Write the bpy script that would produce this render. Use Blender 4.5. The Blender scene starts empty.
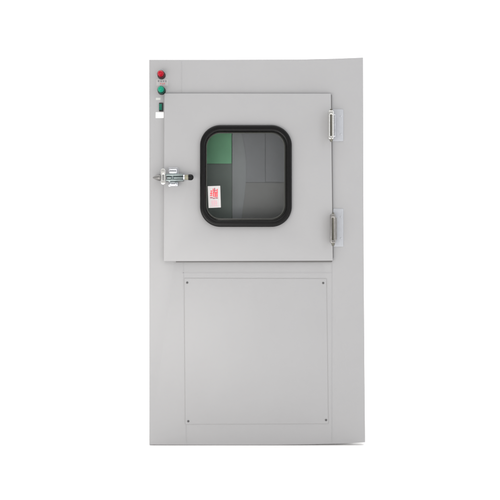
import bpy, bmesh, math, random
from mathutils import Vector
random.seed(4)
scene = bpy.context.scene
COL = scene.collection

# ---------------------------------------------------------------- camera
S = 0.0043            # metres per photo pixel on the front face of the cabinet
D = 3.4               # camera distance to that face
ZC = (445.4 - 250) * S
cam_d = bpy.data.cameras.new('camera')
cam = bpy.data.objects.new('camera', cam_d)
COL.objects.link(cam)
cam.location = (0, -D, ZC)
cam.rotation_euler = (math.radians(90), 0, 0)
cam_d.sensor_width = 36
cam_d.lens = 36 * D / (500 * S)
cam_d.clip_end = 500
scene.camera = cam

# ---------------------------------------------------------------- world: white studio, dimmer behind the camera
world = bpy.data.worlds.new('World')
scene.world = world
world.use_nodes = True
wn, wl = world.node_tree.nodes, world.node_tree.links
wn.clear()
out = wn.new('ShaderNodeOutputWorld')
bg = wn.new('ShaderNodeBackground')
tc = wn.new('ShaderNodeTexCoord')
sep = wn.new('ShaderNodeSeparateXYZ')
wl.new(tc.outputs['Generated'], sep.inputs[0])
m1 = wn.new('ShaderNodeMapRange')          # front of the room dim, back wall bright
m1.inputs['From Min'].default_value = -0.75
m1.inputs['From Max'].default_value = 0.15
m1.inputs['To Min'].default_value = 0.46
m1.inputs['To Max'].default_value = 1.5
wl.new(sep.outputs['Y'], m1.inputs['Value'])
m2 = wn.new('ShaderNodeMapRange')          # added brightness from above, lifts the floor to white
m2.inputs['From Min'].default_value = 0.45
m2.inputs['From Max'].default_value = 0.9
m2.inputs['To Min'].default_value = 0.0
m2.inputs['To Max'].default_value = 1.0
wl.new(sep.outputs['Z'], m2.inputs['Value'])
add = wn.new('ShaderNodeMath'); add.operation = 'ADD'
wl.new(m1.outputs[0], add.inputs[0]); wl.new(m2.outputs[0], add.inputs[1])
bg.inputs['Color'].default_value = (1.0, 1.0, 1.0, 1)
wl.new(add.outputs[0], bg.inputs['Strength'])
wl.new(bg.outputs[0], out.inputs[0])

# ---------------------------------------------------------------- added lights, all unseen
def area(name, loc, target, size, power, col=(1, 1, 1)):
    d = bpy.data.lights.new(name, 'AREA')
    d.shape = 'RECTANGLE'; d.size, d.size_y = size
    d.energy = power; d.color = col
    o = bpy.data.objects.new(name, d); COL.objects.link(o)
    o.location = loc
    o.rotation_euler = (Vector(target) - Vector(loc)).to_track_quat('-Z', 'Y').to_euler()
    return o
area('overhead_fill', (-0.4, -3.4, 3.6), (0, 0, 0.2), (3.4, 1.8), 20, (1.0, 0.985, 0.965))  # added light from above, keeps the floor white
area('low_fill', (-1.0, -2.3, 0.4), (0.1, 0, -0.15), (1.6, 0.7), 19, (1.0, 0.97, 0.93))  # added warm fill, brightens the lower front
area('side_fill', (2.6, -2.8, 2.2), (0.2, 0, 0.8), (0.9, 1.8), 18, (0.90, 0.93, 1.0))  # added cool fill from the right

scene.view_settings.view_transform = 'Standard'
scene.view_settings.look = 'None'
scene.view_settings.exposure = 0.0
scene.view_settings.gamma = 1.0
scene.view_settings.use_curve_mapping = False
scene.cycles.max_bounces = 10
scene.cycles.transparent_max_bounces = 12

# ---------------------------------------------------------------- materials
def mat(name, col, rough=0.5, metal=0.0, bump=0.0, bscale=400.0, var=0.0, vscale=3.0, coat=0.0, rvar=0.0, spec=0.5, wave=0.0):
    m = bpy.data.materials.new(name); m.use_nodes = True
    n, l = m.node_tree.nodes, m.node_tree.links
    p = n['Principled BSDF']
    p.inputs['Base Color'].default_value = (*col, 1)
    p.inputs['Roughness'].default_value = rough
    p.inputs['Metallic'].default_value = metal
    p.inputs['Coat Weight'].default_value = coat
    p.inputs['Specular IOR Level'].default_value = spec
    t = n.new('ShaderNodeTexCoord')
    if bump:
        k = n.new('ShaderNodeTexNoise'); k.inputs['Scale'].default_value = bscale
        k.inputs['Detail'].default_value = 2
        l.new(t.outputs['Object'], k.inputs['Vector'])
        b = n.new('ShaderNodeBump'); b.inputs['Strength'].default_value = bump
        b.inputs['Distance'].default_value = 0.001
        l.new(k.outputs['Fac'], b.inputs['Height']); l.new(b.outputs[0], p.inputs['Normal'])
        if wave:
            w = n.new('ShaderNodeTexNoise'); w.inputs['Scale'].default_value = 3.2; w.inputs['Detail'].default_value = 1
            l.new(t.outputs['Object'], w.inputs['Vector'])
            b2 = n.new('ShaderNodeBump'); b2.inputs['Strength'].default_value = 1.0; b2.inputs['Distance'].default_value = wave
            l.new(w.outputs['Fac'], b2.inputs['Height']); l.new(b2.outputs[0], b.inputs['Normal'])
    if var or rvar:
        k2 = n.new('ShaderNodeTexNoise'); k2.inputs['Scale'].default_value = vscale
        k2.inputs['Detail'].default_value = 5; k2.inputs['Roughness'].default_value = 0.6
        l.new(t.outputs['Object'], k2.inputs['Vector'])
    if var:
        r = n.new('ShaderNodeMix'); r.data_type = 'RGBA'
        r.inputs['A'].default_value = (*[c * (1 - var) for c in col], 1)
        r.inputs['B'].default_value = (*[min(1, c * (1 + var)) for c in col], 1)
        l.new(k2.outputs['Fac'], r.inputs['Factor']); l.new(r.outputs['Result'], p.inputs['Base Color'])
    if rvar:
        q = n.new('ShaderNodeMapRange')
        q.inputs['To Min'].default_value = rough - rvar; q.inputs['To Max'].default_value = rough + rvar
        l.new(k2.outputs['Fac'], q.inputs['Value']); l.new(q.outputs[0], p.inputs['Roughness'])
    return m

PAINT = (0.334, 0.332, 0.337)
M = dict(
    paint=mat('grey_powder_coat', PAINT, 0.42, bump=0.12, bscale=520, var=0.05, vscale=3.0, rvar=0.08, wave=0.006),
    door=mat('grey_powder_coat_door', (0.334, 0.332, 0.337), 0.40, bump=0.12, bscale=520, var=0.045, vscale=3.4, rvar=0.08, wave=0.006),
    seam=mat('grey_sealant', (0.328, 0.326, 0.332), 0.6),
    groove=mat('panel_joint', (0.315, 0.312, 0.31), 0.7),
    gap_shade=mat('grey_gap_shade', (0.13, 0.127, 0.125), 0.7),
    rubber=mat('black_rubber', (0.0035, 0.0033, 0.0035), 0.3, bump=0.2, bscale=300, rvar=0.08, vscale=40, spec=0.2),
    lip_reflection=mat('grey_lip_reflection', (0.045, 0.046, 0.040), 0.3),
    lip=mat('black_rubber_lip', (0.008, 0.008, 0.007), 0.25, spec=0.3),
    chrome=mat('chromed_steel', (0.66, 0.67, 0.70), 0.2, 1.0, bump=0.15, bscale=160, rvar=0.08, vscale=90),
    zinc=mat('zinc_plate', (0.41, 0.42, 0.445), 0.42, 0.4, var=0.08, vscale=60),
    steel=mat('dull_steel', (0.30, 0.29, 0.28), 0.28, 1.0, var=0.3, vscale=70),
    pin=mat('oiled_pin', (0.13, 0.125, 0.105), 0.35, 0.8),
    bolt=mat('bolt_steel', (0.20, 0.195, 0.19), 0.35, 0.9, var=0.2, vscale=80),
    green_steel=mat('lever_steel', (0.25, 0.29, 0.29), 0.3, 1.0, var=0.35, vscale=90),
    dark=mat('dark_recess', (0.05, 0.05, 0.045), 0.6),
    olive=mat('olive_collar', (0.22, 0.21, 0.15), 0.45),
    plate=mat('cream_plating', (0.66, 0.655, 0.63), 0.27, 1.0, bump=0.15, bscale=200),
    white=mat('white_label', (0.86, 0.86, 0.85), 0.5),
    paper=mat('sticker_paper', (0.52, 0.50, 0.495), 0.6),
    tag=mat('small_tag', (0.50, 0.51, 0.49), 0.5),
    pale=mat('pale_label', (0.41, 0.40, 0.40), 0.5),
    black=mat('black_plastic', (0.012, 0.014, 0.014), 0.35),
    redlens=mat('red_lens', (0.36, 0.0005, 0.013), 0.15, spec=0.2),
    redlens_shade=mat('dark_red_lens_shade', (0.06, 0.002, 0.008), 0.3, spec=0.15),
    greenlens=mat('green_lens', (0.0, 0.24, 0.145), 0.15, spec=0.2),
    greenlens_shade=mat('dark_green_lens_shade', (0.0, 0.04, 0.027), 0.3, spec=0.15),
    rocker=mat('green_rocker', (0.0, 0.11, 0.07), 0.3, spec=0.2),
    red=mat('red_print', (0.75, 0.06, 0.08), 0.6),
    darkred=mat('dark_red_print', (0.32, 0.08, 0.11), 0.6),
    pink=mat('pink_print', (0.66, 0.38, 0.43), 0.6),
    ink=mat('dark_print', (0.10, 0.10, 0.12), 0.6),
    screw=mat('screw_steel', (0.11, 0.11, 0.11), 0.4, 0.7),
    liner=mat('chamber_liner', (0.22, 0.22, 0.22), 0.5, var=0.1),
    green=mat('green_reflection', (0.17, 0.40, 0.24), 0.6, var=0.12, vscale=14),
    deep=mat('dark_slate_reflection', (0.145, 0.17, 0.158), 0.6, var=0.12, vscale=9),
    bluegrey=mat('blue_grey_reflection', (0.225, 0.23, 0.248), 0.55, var=0.08, vscale=9),
    midgrey=mat('mid_grey_reflection', (0.165, 0.17, 0.18), 0.55, var=0.08, vscale=9),
    warmgrey=mat('warm_grey_reflection', (0.215, 0.216, 0.22), 0.55, var=0.08, vscale=9),
    reflection_arc=mat('light_grey_reflection', (0.255, 0.266, 0.278), 0.5, var=0.08, vscale=9),
    floor=mat('white_studio_floor', (0.94, 0.93, 0.92), 0.8),
)
def glass_mat():
    m = bpy.data.materials.new('tinted_glass'); m.use_nodes = True
    n, l = m.node_tree.nodes, m.node_tree.links
    n.clear()
    o = n.new('ShaderNodeOutputMaterial'); mx = n.new('ShaderNodeMixShader')
    t = n.new('ShaderNodeBsdfTransparent'); t.inputs[0].default_value = (0.93, 0.935, 0.93, 1)
    g = n.new('ShaderNodeBsdfGlossy'); g.inputs['Roughness'].default_value = 0.03
    lw = n.new('ShaderNodeLayerWeight'); lw.inputs['Blend'].default_value = 0.12
    l.new(lw.outputs['Fresnel'], mx.inputs[0]); l.new(t.outputs[0], mx.inputs[1]); l.new(g.outputs[0], mx.inputs[2])
    l.new(mx.outputs[0], o.inputs[0])
    return m
M['glass'] = glass_mat()

# ---------------------------------------------------------------- helpers
def P(px, py, y=0.0):
    """point at depth y measured off the photo's proportions"""
    k = (D + y) / D
    return ((px - 250) * S * k, y, ZC + (250 - py) * S * k)

def link(name, me, mats, parent=None, smooth=None):
    o = bpy.data.objects.new(name, me); COL.objects.link(o)
    for m in (mats if isinstance(mats, (list, tuple)) else [mats]):
        me.materials.append(M[m])
    if parent is not None: o.parent = parent
    if smooth:
        for p in me.polygons: p.use_smooth = True
        me.set_sharp_from_angle(angle=math.radians(smooth))
    return o

def rrect(x0, y0, x1, y1, r, n=10):
    """rounded rectangle in pixel coordinates"""
    if r <= 0: return [(x0, y0), (x1, y0), (x1, y1), (x0, y1)]
    pts = []
    for cx, cy, a0 in ((x1 - r, y0 + r, -90), (x1 - r, y1 - r, 0), (x0 + r, y1 - r, 90), (x0 + r, y0 + r, 180)):
        for i in range(n + 1):
            a = math.radians(a0 + 90 * i / n)
            pts.append((cx + r * math.cos(a), cy + r * math.sin(a)))
    return pts

def circ(cx, cy, r, n=28):
    return [(cx + r * math.cos(2 * math.pi * i / n), cy + r * math.sin(2 * math.pi * i / n)) for i in range(n)]

def plate_mesh(loops, yf, th, bev=0.0, res=2, name='plate'):
    """sheet with holes; front face at y=yf, thickness th towards +y"""
    cu = bpy.data.curves.new(name, 'CURVE'); cu.dimensions = '2D'; cu.fill_mode = 'BOTH'
    for lp in loops:
        sp = cu.splines.new('POLY'); sp.points.add(len(lp) - 1); sp.use_cyclic_u = True
        for p, (px, py) in zip(sp.points, lp):
            w = P(px, py, yf); p.co = (w[0], w[2], 0, 1)
    cu.extrude = max(th / 2 - bev, 0.0); cu.bevel_depth = bev; cu.bevel_resolution = res
    cu.offset = -bev
    o = bpy.data.objects.new('tmp', cu); COL.objects.link(o)
    dg = bpy.context.evaluated_depsgraph_get()
    me = bpy.data.meshes.new_from_object(o.evaluated_get(dg))
    bpy.data.objects.remove(o); bpy.data.curves.remove(cu)
    me.materials.clear()
    for v in me.vertices:
        x, z, h = v.co
        v.co = (x, yf + th / 2 - h, z)
    me.name = name
    bm = bmesh.new(); bm.from_mesh(me)
    bmesh.ops.remove_doubles(bm, verts=bm.verts, dist=1e-6)
    bmesh.ops.recalc_face_normals(bm, faces=bm.faces)
    bm.to_mesh(me); bm.free()
    return me

def plate(name, loops, yf, th, m, parent, bev=0.0, res=2, smooth=None):
    return link(name, plate_mesh(loops, yf, th, bev, res, name), m, parent, smooth)

def join(meshes_mats, name, parent, smooth=None):
    """several meshes, each with its own material, in one mesh"""
    bm = bmesh.new(); mats = []
    for me, m in meshes_mats:
        if m not in mats: mats.append(m)
        n0 = len(bm.faces); bm.from_mesh(me); bm.faces.ensure_lookup_table()
        for f in bm.faces[n0:]: f.material_index = mats.index(m)
    out = bpy.data.meshes.new(name); bm.to_mesh(out); bm.free()
    return link(name, out, mats, parent, smooth)

def lathe_mesh(profile, origin, axis='y', n=32, name='lathe'):
    """profile: (distance along axis, radius)"""
    bm = bmesh.new(); rings = []
    for t, r in profile:
        ring = []
        if r < 1e-6:
            ring = [bm.verts.new(axp(origin, axis, t, 0, 0))]
        else:
            for i in range(n):
                a = 2 * math.pi * i / n
                ring.append(bm.verts.new(axp(origin, axis, t, r * math.cos(a), r * math.sin(a))))
        rings.append(ring)
    for a, b in zip(rings, rings[1:]):
        if len(a) == 1 and len(b) == 1: continue
        for i in range(n):
            j = (i + 1) % n
            if len(a) == 1: bm.faces.new((a[0], b[i], b[j]))
            elif len(b) == 1: bm.faces.new((a[i], a[j], b[0]))
            else: bm.faces.new((a[i], a[j], b[j], b[i]))
    for ring in (rings[0], rings[-1]):
        if len(ring) > 1: bm.faces.new(ring)
    bmesh.ops.recalc_face_normals(bm, faces=bm.faces)
    me = bpy.data.meshes.new(name); bm.to_mesh(me); bm.free()
    return me

def axp(o, axis, t, u, v):
    if axis == 'y': return (o[0] + u, o[1] + t, o[2] + v)
    if axis == 'x': return (o[0] + t, o[1] + u, o[2] + v)
    return (o[0] + u, o[1] + v, o[2] + t)

def box_mesh(p0, p1, bev=0.0, name='box', seg=2):
    bm = bmesh.new()
    bmesh.ops.create_cube(bm, size=1)
    for v in bm.verts:
        v.co = Vector([(a + b) / 2 + c * (b - a) for a, b, c in zip(p0, p1, v.co)])
    if bev: bmesh.ops.bevel(bm, geom=bm.edges, offset=bev, segments=seg, affect='EDGES', profile=0.5)
    bmesh.ops.recalc_face_normals(bm, faces=bm.faces)
    me = bpy.data.meshes.new(name); bm.to_mesh(me); bm.free()
    return me

# ---------------------------------------------------------------- floor
bm = bmesh.new()
bmesh.ops.create_circle(bm, cap_ends=True, segments=96, radius=60)
me = bpy.data.meshes.new('floor'); bm.to_mesh(me); bm.free()
fl = link('floor', me, 'floor'); fl['kind'] = 'structure'

# ---------------------------------------------------------------- the cabinet
root = bpy.data.objects.new('pass_box', None); COL.objects.link(root)
root.empty_display_size = 0.3
root['label'] = 'tall light grey steel pass-through cabinet with a latched square window door above a screwed panel'
root['category'] = 'cabinet'

# carcass behind the front panel: sides, top, bottom, back
def carcass():
    xl, xr = P(155, 0)[0], P(358, 0)[0]
    zb, zt = 0.07, P(0, 65)[2]
    yb, yf, t = 0.60, 0.0255, 0.0015
    bm = bmesh.new()
    vs = [bm.verts.new((x, y, z)) for y in (yf, yb) for x, z in ((xl, zb), (xr, zb), (xr, zt), (xl, zt))]
    for a, b in ((0, 1), (1, 2), (2, 3), (3, 0)):
        bm.faces.new((vs[a], vs[b], vs[b + 4], vs[a + 4]))
    bm.faces.new(vs[4:])
    bmesh.ops.recalc_face_normals(bm, faces=bm.faces)
    bmesh.ops.solidify(bm, geom=bm.faces[:], thickness=t)
    me = bpy.data.meshes.new('body'); bm.to_mesh(me); bm.free()
    return me
link('body', carcass(), 'paint', root)
for fx in (168, 300):
    for fy in (0.12, 0.52):
        link('foot', lathe_mesh([(0, 0.024), (0.012, 0.024), (0.016, 0.008), (0.0705, 0.008)], (P(fx, 0)[0], fy, 0.0), 'z', 20, 'foot'), 'dark', root)

outline = [(149.0, 59.6), (220, 59.6), (300, 59.3), (335, 58.5), (363.2, 57.4), (363.8, 250), (365.2, 442.3),
           (340, 443.8), (310, 444.6), (270, 445.1), (220, 445.2), (149.3, 444.9)]
opening = rrect(176, 104, 321, 251, 2)
plate('front_panel', [outline, opening], 0.0, 0.025, 'paint', root, bev=0.0022, res=3, smooth=40)

# welded seams in the front panel
for lp in ([(181.2, 61), (181.9, 61), (181.9, 93), (181.2, 93)],
           [(183.0, 263), (183.6, 263), (186.6, 443.5), (186.0, 443.5)],
           [(331.6, 263), (332.2, 263), (332.4, 442), (331.7, 442.6)],
           [(182, 272.4), (331.5, 272.4), (331.5, 273.0), (182, 273.0)],
           ):
    plate('seam', [lp], -0.0007, 0.0006, 'seam', root, bev=0.00025)

# ---- lower access panel
acc_out = [(184.5, 278.4), (326.3, 278.8), (328.2, 423.6), (185.4, 424.2)]
plate('panel_joint', [[(183.95, 277.95), (326.75, 278.35), (328.6, 423.7), (184.85, 424.3)]], -0.0009, 0.0008, 'groove', root)
acc = plate('access_panel', [acc_out], -0.0022, 0.0012, 'paint', root, bev=0.0005, smooth=40)
for sx, sy in ((187.2, 282.6), (323.2, 283.0), (188.3, 421.2), (326.0, 420.0)):
    c = P(sx, sy, -0.0025)
    prof = [(0.0008, 0.0048), (-0.0006, 0.0047), (-0.0016, 0.0036), (-0.0020, 0.0018), (-0.0008, 0.0013), (-0.0008, 0.0)]
    link('screw', lathe_mesh(prof, c, 'y', 20, 'screw'), 'screw', acc, smooth=50)
    dm = plate_mesh([circ(sx, sy, 1.6)], -0.0024, 0.0002, 0, name='w')
    link('washer', dm, 'seam', acc)

# ---- chamber behind the door
def chamber():
    xl, xr = P(170, 0)[0], P(328, 0)[0]
    zt, zb = P(0, 97)[2], P(0, 258)[2]
    yf, yb, t = 0.0445, 0.30, 0.0015
    bm = bmesh.new()
    vs = [bm.verts.new((x, y, z)) for y in (yf, yb) for x, z in ((xl, zb), (xr, zb), (xr, zt), (xl, zt))]
    for a, b in ((0, 1), (1, 2), (2, 3), (3, 0)):
        bm.faces.new((vs[a], vs[b], vs[b + 4], vs[a + 4]))
    bm.faces.new(vs[4:])
    bmesh.ops.recalc_face_normals(bm, faces=bm.faces)
    me = bpy.data.meshes.new('chamber'); bm.to_mesh(me); bm.free()
    return me
ch = link('chamber', chamber(), 'liner', root)
YB = 0.16  # made-up sheets, coloured like the patches reflected in the pane
plate('reflection_sheet', [rrect(178, 106, 231.6, 163.6, 1.0)], YB - 0.010, 0.006, 'green', ch, bev=0.001)
plate('reflection_sheet', [rrect(176, 100, 232.6, 254, 0)], YB, 0.006, 'deep', ch)
plate('reflection_sheet', [rrect(232.0, 100, 265.2, 182.2, 0.4)], YB - 0.0022, 0.006, 'bluegrey', ch, bev=0.001)
plate('reflection_sheet', [rrect(265.6, 100, 322, 181.8, 0.4)], YB - 0.001, 0.006, 'bluegrey', ch, bev=0.001)
plate('reflection_sheet', [rrect(232.0, 182.7, 322, 254, 0.4)], YB - 0.002, 0.006, 'warmgrey', ch, bev=0.001)
plate('reflection_sheet', [rrect(233.4, 181.2, 322, 183.4, 0)], YB - 0.0006, 0.002, 'midgrey', ch)
plate('reflection_sheet', [rrect(264.6, 100, 266.2, 181.0, 0)], YB - 0.0006, 0.002, 'midgrey', ch)
reflection_arc = [(232.4, 110), (238, 122), (241.5, 134), (244.8, 148), (246.2, 163), (246.0, 180), (244.2, 198), (242, 214), (240.5, 240), (232.4, 240)]
plate('curved_reflection', [reflection_arc], YB - 0.0045, 0.0015, 'reflection_arc', ch)  # made-up pale shape for the ghost arc reflected in the pane

# ---- door
YD = -0.017
plate('door_gap_shade', [[(177, 98), (331.75, 94.6), (333.5, 257.4), (331.8, 262.2), (176, 262.3)], rrect(182, 108, 316, 246, 2)],
      -0.0075, 0.0070, 'gap_shade', root, bev=0.001)  # dark strip painted for the shaded gap right of and below the door
win = rrect(203.3, 128.4, 288.6, 223.4, 17.5, 14)
door = plate('door', [[(164.3, 93.3), (331.0, 93.5), (332.9, 260.7), (163.6, 261.3)], win], YD, 0.0092, 'door', root, bev=0.0022, res=3, smooth=40)

plate('gap_filler', [[(164.7, 93.8), (330.6, 94.0), (332.4, 260.1), (164.1, 260.6)], rrect(183, 109, 315, 245, 2)], YD + 0.0094, 0.0070, 'door', door)  # added filler behind the door, softens the shaded gap line

gas = []
gas.append((plate_mesh([rrect(199.9, 124.8, 291.9, 226.9, 20.5, 16), rrect(205.3, 131.2, 286.6, 220.6, 15.5, 16)], YD - 0.0190, 0.0188, 0.0088, 7), 'rubber'))
gas.append((plate_mesh([rrect(204.7, 130.6, 287.2, 221.2, 16, 16), rrect(206.3, 132.9, 284.6, 218.9, 14, 16)], YD - 0.0040, 0.0060, 0.0024, 4), 'lip'))
gas.append((plate_mesh([rrect(206.1, 132.6, 285.0, 219.2, 14.4, 16), rrect(206.8, 133.3, 284.2, 218.5, 13.8, 16)], YD - 0.0046, 0.0030, 0.0005, 2), 'lip_reflection'))  # thin ring coloured for the reflection along the inner lip
join(gas, 'window_gasket', door, smooth=50)
plate('window_pane', [rrect(203.6, 129, 288.2, 223, 17)], YD + 0.0045, 0.004, 'glass', door)

# ---- paper sticker inside the pane's lower left
def bars(lst, yf, th=0.0003, g=0.0):
    return [(plate_mesh([[(a - g, b - g), (c + g, b - g), (c + g, d + g), (a - g, d + g)]], yf - 0.00002 * i, th, 0), m)
            for i, (a, b, c, d, m) in enumerate(lst)]
YS = YD + 0.0042
st = [(plate_mesh([[(207.7, 186.2), (220.2, 185.8), (220.9, 207.4), (208.6, 208.0)]], YS, 0.0002, 0), 'paper')]
R, DR, PK = 'red', 'darkred', 'pink'
glyph = [(210.6, 190.6, 212.2, 191.2, R), (210.2, 193.1, 212.2, 193.8, R), (211.0, 191.2, 211.6, 196.0, R), (210.0, 195.4, 212.0, 195.9, R),
         (212.9, 188.6, 213.5, 196.2, R), (212.9, 190.1, 216.6, 190.7, R), (214.3, 188.0, 215.0, 191.8, DR), (213.6, 192.1, 217.6, 192.7, R),
         (213.9, 193.4, 217.2, 193.9, R), (213.9, 194.8, 217.2, 195.3, R), (215.2, 192.1, 215.8, 196.8, R), (216.9, 189.0, 217.5, 196.8, R),
         (213.4, 196.3, 217.6, 196.8, R),
         (210.2, 197.4, 212.6, 198.1, DR), (213.0, 198.0, 214.8, 198.7, DR), (215.4, 197.7, 217.8, 198.4, DR),
         (211.4, 200.8, 217.0, 201.1, PK), (211.0, 202.4, 217.4, 202.7, PK), (211.6, 204.0, 217.2, 204.3, PK), (212.2, 200.8, 212.5, 205.0, PK),
         (214.2, 200.2, 214.6, 205.4, PK), (216.2, 200.8, 216.5, 205.0, PK), (210.6, 205.9, 218.2, 206.1, PK)]
st += bars(glyph, YS - 0.0004, g=0.12)
join(st, 'sticker', door)['label'] = 'white paper sticker with red characters on the glass'

# ---- hinges
def hinge(px0, px1, py0, py1, leaf, worn):
    h = join([(plate_mesh([rrect(*leaf, 1.0)], -0.0032, 0.0030, 0.0008), 'zinc')], 'hinge', root, smooth=40)
    cx = (px0 + px1) / 2; y0 = -0.050
    c = P(cx, (py0 + py1) / 2, y0)
    r = (px1 - px0) / 2 * S * 0.93; L = (py1 - py0) / 2 * S * 0.985
    body = 'steel' if worn else 'plate'
    # shell: rounded block wrapped round the pin, open slot at the front
    shell = [(plate_mesh([rrect(px0, py0, px1, py1, 1.6, 6), rrect(cx - 0.9, py0 + 4.0, cx + 0.7, py1 - 3.2, 0.7, 5)], -0.060, 0.016, 0.0035, 3), body),
             (box_mesh((c[0] - r * 0.9, -0.0445, c[2] - L * 0.96), (c[0] + r * 0.75, -0.0050, c[2] + L * 0.96), 0.002), body)]
    join(shell, 'barrel', h, smooth=50)
    k = [(-L - 0.012, 0.0), (-L - 0.0115, 0.0040), (-L - 0.008, 0.0052), (-L - 0.002, 0.0070), (-L + 0.002, 0.0078), (-L + 0.004, 0.0040), (L - 0.004, 0.0040), (L + 0.001, 0.0052), (L + 0.005, 0.0035), (L + 0.006, 0.0)]
    link('pin', lathe_mesh(k, (c[0], -0.0525, c[2]), 'z', 20, 'pin'), 'pin', h, smooth=50)
    # curled arm from barrel to leaf
    ax = P(leaf[0], 0, 0)[0]
    link('arm', box_mesh((c[0] + r * 0.78, -0.030, c[2] - L * 0.78), (max(ax + 0.012, c[0] + r + 0.009), -0.0034, c[2] + L * 0.78), 0.003), 'steel' if worn else 'chrome', h)
    for t in (0.22, 0.78):
        sy = leaf[1] + (leaf[3] - leaf[1]) * t
        q = P(leaf[2] - 2.3, sy, -0.0034)
        link('screw', lathe_mesh([(0, 0.0042), (-0.0010, 0.0040), (-0.0018, 0.0024), (-0.0018, 0)], q, 'y', 18, 'screw'), 'zinc', h, smooth=50)
    return h
h1 = hinge(328.6, 333.8, 110.2, 139.2, (332.0, 109.2, 343.4, 141.2), False)
h1['label'] = 'bright upper hinge'
h2 = hinge(330.5, 335.6, 213.8, 243.4, (333.0, 208.6, 343.4, 246.6), True)
h2['label'] = 'dull brownish lower hinge'

# ---- latch at the left edge of the door
latch = join([(plate_mesh([rrect(168.2, 167.6, 178.2, 186.6, 1.4, 5)], YD - 0.0032, 0.0030, 0.0009), 'chrome')], 'latch', root, smooth=40)
ax = P(0, 177.4, -0.055)
def X(px, y=-0.055): return P(px, 0, y)[0]
def Z(py, y=-0.055): return P(0, py, y)[2]
# raised bracket ears above and below the lever
for e in [(box_mesh((X(168.8), -0.050, Z(173.9)), (X(177.0), YD - 0.0030, Z(168.6)), 0.004), 'chrome'),
        (box_mesh((X(169.2), -0.044, Z(186.0)), (X(177.6), YD - 0.0030, Z(181.2)), 0.003), 'chrome')]:
    join([e], 'bracket', latch, smooth=50)
for sx in (170.6, 175.6):
    q = P(sx, 184.2, -0.0445)
    link('screw', lathe_mesh([(0, 0.0062), (-0.002, 0.0060), (-0.0042, 0.0040), (-0.005, 0)], q, 'y', 20, 'screw'), 'chrome', latch, smooth=60)
lever = [(box_mesh((X(165.8), -0.058, Z(181.0)), (X(183.2), YD - 0.003, Z(179.0)), 0.002), 'green_steel'),
         (box_mesh((X(165.8), -0.062, Z(176.0)), (X(183.2), YD - 0.003, Z(173.9)), 0.002), 'green_steel'),
         (box_mesh((X(166.6), -0.052, Z(178.8)), (X(183.0), YD - 0.006, Z(176.2)), 0.002), 'green_steel'),
         (lathe_mesh([(-0.015, 0.006), (0.012, 0.006)], P(172.5, 177.4, -0.052), 'z', 18), 'green_steel')]
join(lever, 'lever', latch, smooth=50)
g0 = P(183.2, 177.3, -0.056)
gl = (193.6 - 183.2) * S * 0.984
grip = [(lathe_mesh([(0, 0.0105), (0.001, 0.0125), (0.006, 0.0125), (0.007, 0.0105)], g0, 'x', 24), 'chrome'),
        (lathe_mesh([(0.007, 0.0100), (gl * 0.5, 0.0115)], g0, 'x', 24), 'olive'),
        (lathe_mesh([(gl * 0.5, 0.0122), (gl * 0.72, 0.0128), (gl * 0.88, 0.0112), (gl * 0.97, 0.0065), (gl, 0.0)], g0, 'x', 24), 'rubber')]
join(grip, 'grip', latch, smooth=50)
# keeper on the cabinet side: oval strike plate with the pointed draw bolt through it
keep = join([(plate_mesh([rrect(160.8, 168.6, 165.4, 184.6, 2.2, 8), rrect(162.5, 174.5, 163.7, 180.5, 0.5, 4)], -0.062, 0.008, 0.0024, 3), 'plate'),
             (box_mesh((X(161.4), -0.0545, Z(183.2)), (X(164.6), -0.0345, Z(182.0)), 0.001), 'chrome'),
             (box_mesh((X(161.4), -0.0545, Z(171.2)), (X(164.6), -0.0345, Z(170.0)), 0.001), 'chrome')], 'keeper', latch, smooth=50)
b0 = P(160.9, 177.6, -0.050)
cone = [(0, 0.0120), (-0.004, 0.0140), (-0.011, 0.0130), (-0.022, 0.0085), (-0.031, 0.0045), (-0.034, 0.0028), (-0.035, 0.0)]
link('draw_bolt', lathe_mesh([(t, r) for t, r in cone], b0, 'x', 24, 'bolt'), 'bolt', latch, smooth=50)
q = P(157.5, 177.6, 0)
link('strike_boss', lathe_mesh([(-0.0345, 0.007), (-0.0005, 0.010)], (q[0], 0, q[2]), 'y', 20), 'steel', latch, smooth=50)

# ---- indicator lamps
def lamp(px, py, lens, label):
    c = P(px + 1.0, py + 0.9, 0)
    b = link('indicator_lamp', lathe_mesh([(-0.0005, 0.0175), (-0.003, 0.0175), (-0.006, 0.0160), (-0.008, 0.0155)], c, 'y', 36, 'bezel'), 'black', root, smooth=40)
    b['label'] = label
    link('lens_shade', lathe_mesh([(-0.0075, 0.0152), (-0.0325, 0.0154), (-0.0350, 0.0140)], c, 'y', 36, 'lens_shade'), lens.replace('lens', 'lens_shade'), b, smooth=40)  # darker colour paints in the shaded side of the lens
    prof = [(-0.0345, 0.0120), (-0.0360, 0.0134), (-0.041, 0.0128), (-0.046, 0.0112), (-0.051, 0.0084), (-0.0542, 0.0046), (-0.0553, 0.0)]
    link('lens', lathe_mesh(prof, c, 'y', 36, 'lens'), lens, b, smooth=40)
lamp(160.6, 74.5, 'redlens', 'red indicator lamp')
lamp(160.8, 90.0, 'greenlens', 'green indicator lamp')

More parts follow.
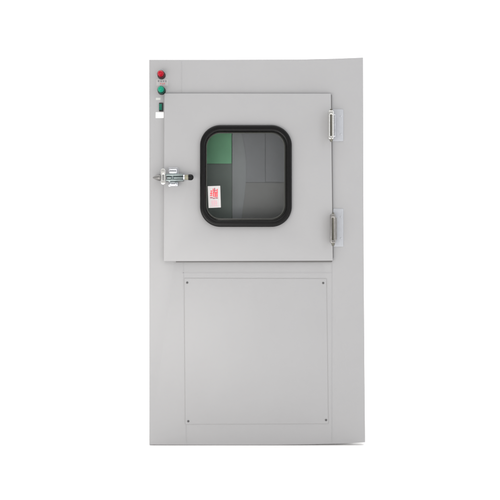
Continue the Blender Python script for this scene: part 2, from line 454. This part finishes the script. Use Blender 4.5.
# ---- small labels and rocker switch
K = 'ink'
lb = [(plate_mesh([[(156.4, 79.4), (168.0, 79.6), (168.0, 85.8), (156.4, 85.6)]], -0.0004, 0.0003, 0), 'pale')]
lb += bars([(157.6, 80.5, 159.4, 80.9, K), (158.3, 80.2, 158.6, 82.0, K), (157.7, 81.4, 159.3, 81.7, K), (160.2, 80.6, 161.9, 80.9, K),
            (160.3, 81.5, 161.9, 81.8, K), (161.0, 80.3, 161.3, 82.0, K), (162.6, 80.4, 164.2, 80.7, K), (162.7, 81.3, 164.2, 81.6, K),
            (163.6, 80.4, 163.9, 82.0, K), (165.0, 80.5, 166.7, 80.8, K), (165.7, 80.2, 166.0, 82.0, K), (165.0, 81.6, 166.8, 81.9, K),
            (159.9, 83.2, 161.3, 83.5, R), (160.4, 83.0, 160.7, 84.6, R), (161.9, 83.3, 163.3, 83.6, R), (162.0, 84.2, 163.2, 84.5, R), (163.8, 83.1, 164.9, 83.4, R), (164.2, 83.1, 164.5, 84.6, R)], -0.0008)
join(lb, 'label', root)['label'] = 'small label with a dark line and a red line of print'
plate('label', [[(155.9, 97.8), (160.4, 97.7), (160.4, 99.9), (155.9, 100.0)]], -0.0004, 0.0003, 'tag', root)
plate('label', [[(155.7, 112.2), (163.7, 112.2), (163.7, 118.0), (155.7, 118.0)]], -0.0004, 0.0003, 'white', root)['label'] = 'blank white label under the switch'
sw = plate('switch', [rrect(159.0, 102.7, 163.1, 111.3, 0.5, 4)], -0.005, 0.0048, 'black', root, bev=0.001)
bm = bmesh.new()
x0, x1 = P(159.3, 0)[0], P(162.0, 0)[0]; z = [P(0, v)[2] for v in (110.2, 107.2, 104.2)]
pr = [(-0.0046, z[0]), (-0.0095, z[0]), (-0.0062, z[1]), (-0.0085, z[2]), (-0.0046, z[2])]
a = [bm.verts.new((x0, y, zz)) for y, zz in pr]; b = [bm.verts.new((x1, y, zz)) for y, zz in pr]
bm.faces.new(a); bm.faces.new(b[::-1])
for i in range(5): bm.faces.new((a[i], b[i], b[(i + 1) % 5], a[(i + 1) % 5]))
bmesh.ops.recalc_face_normals(bm, faces=bm.faces)
me = bpy.data.meshes.new('rocker'); bm.to_mesh(me); bm.free()
link('rocker', me, 'rocker', sw)
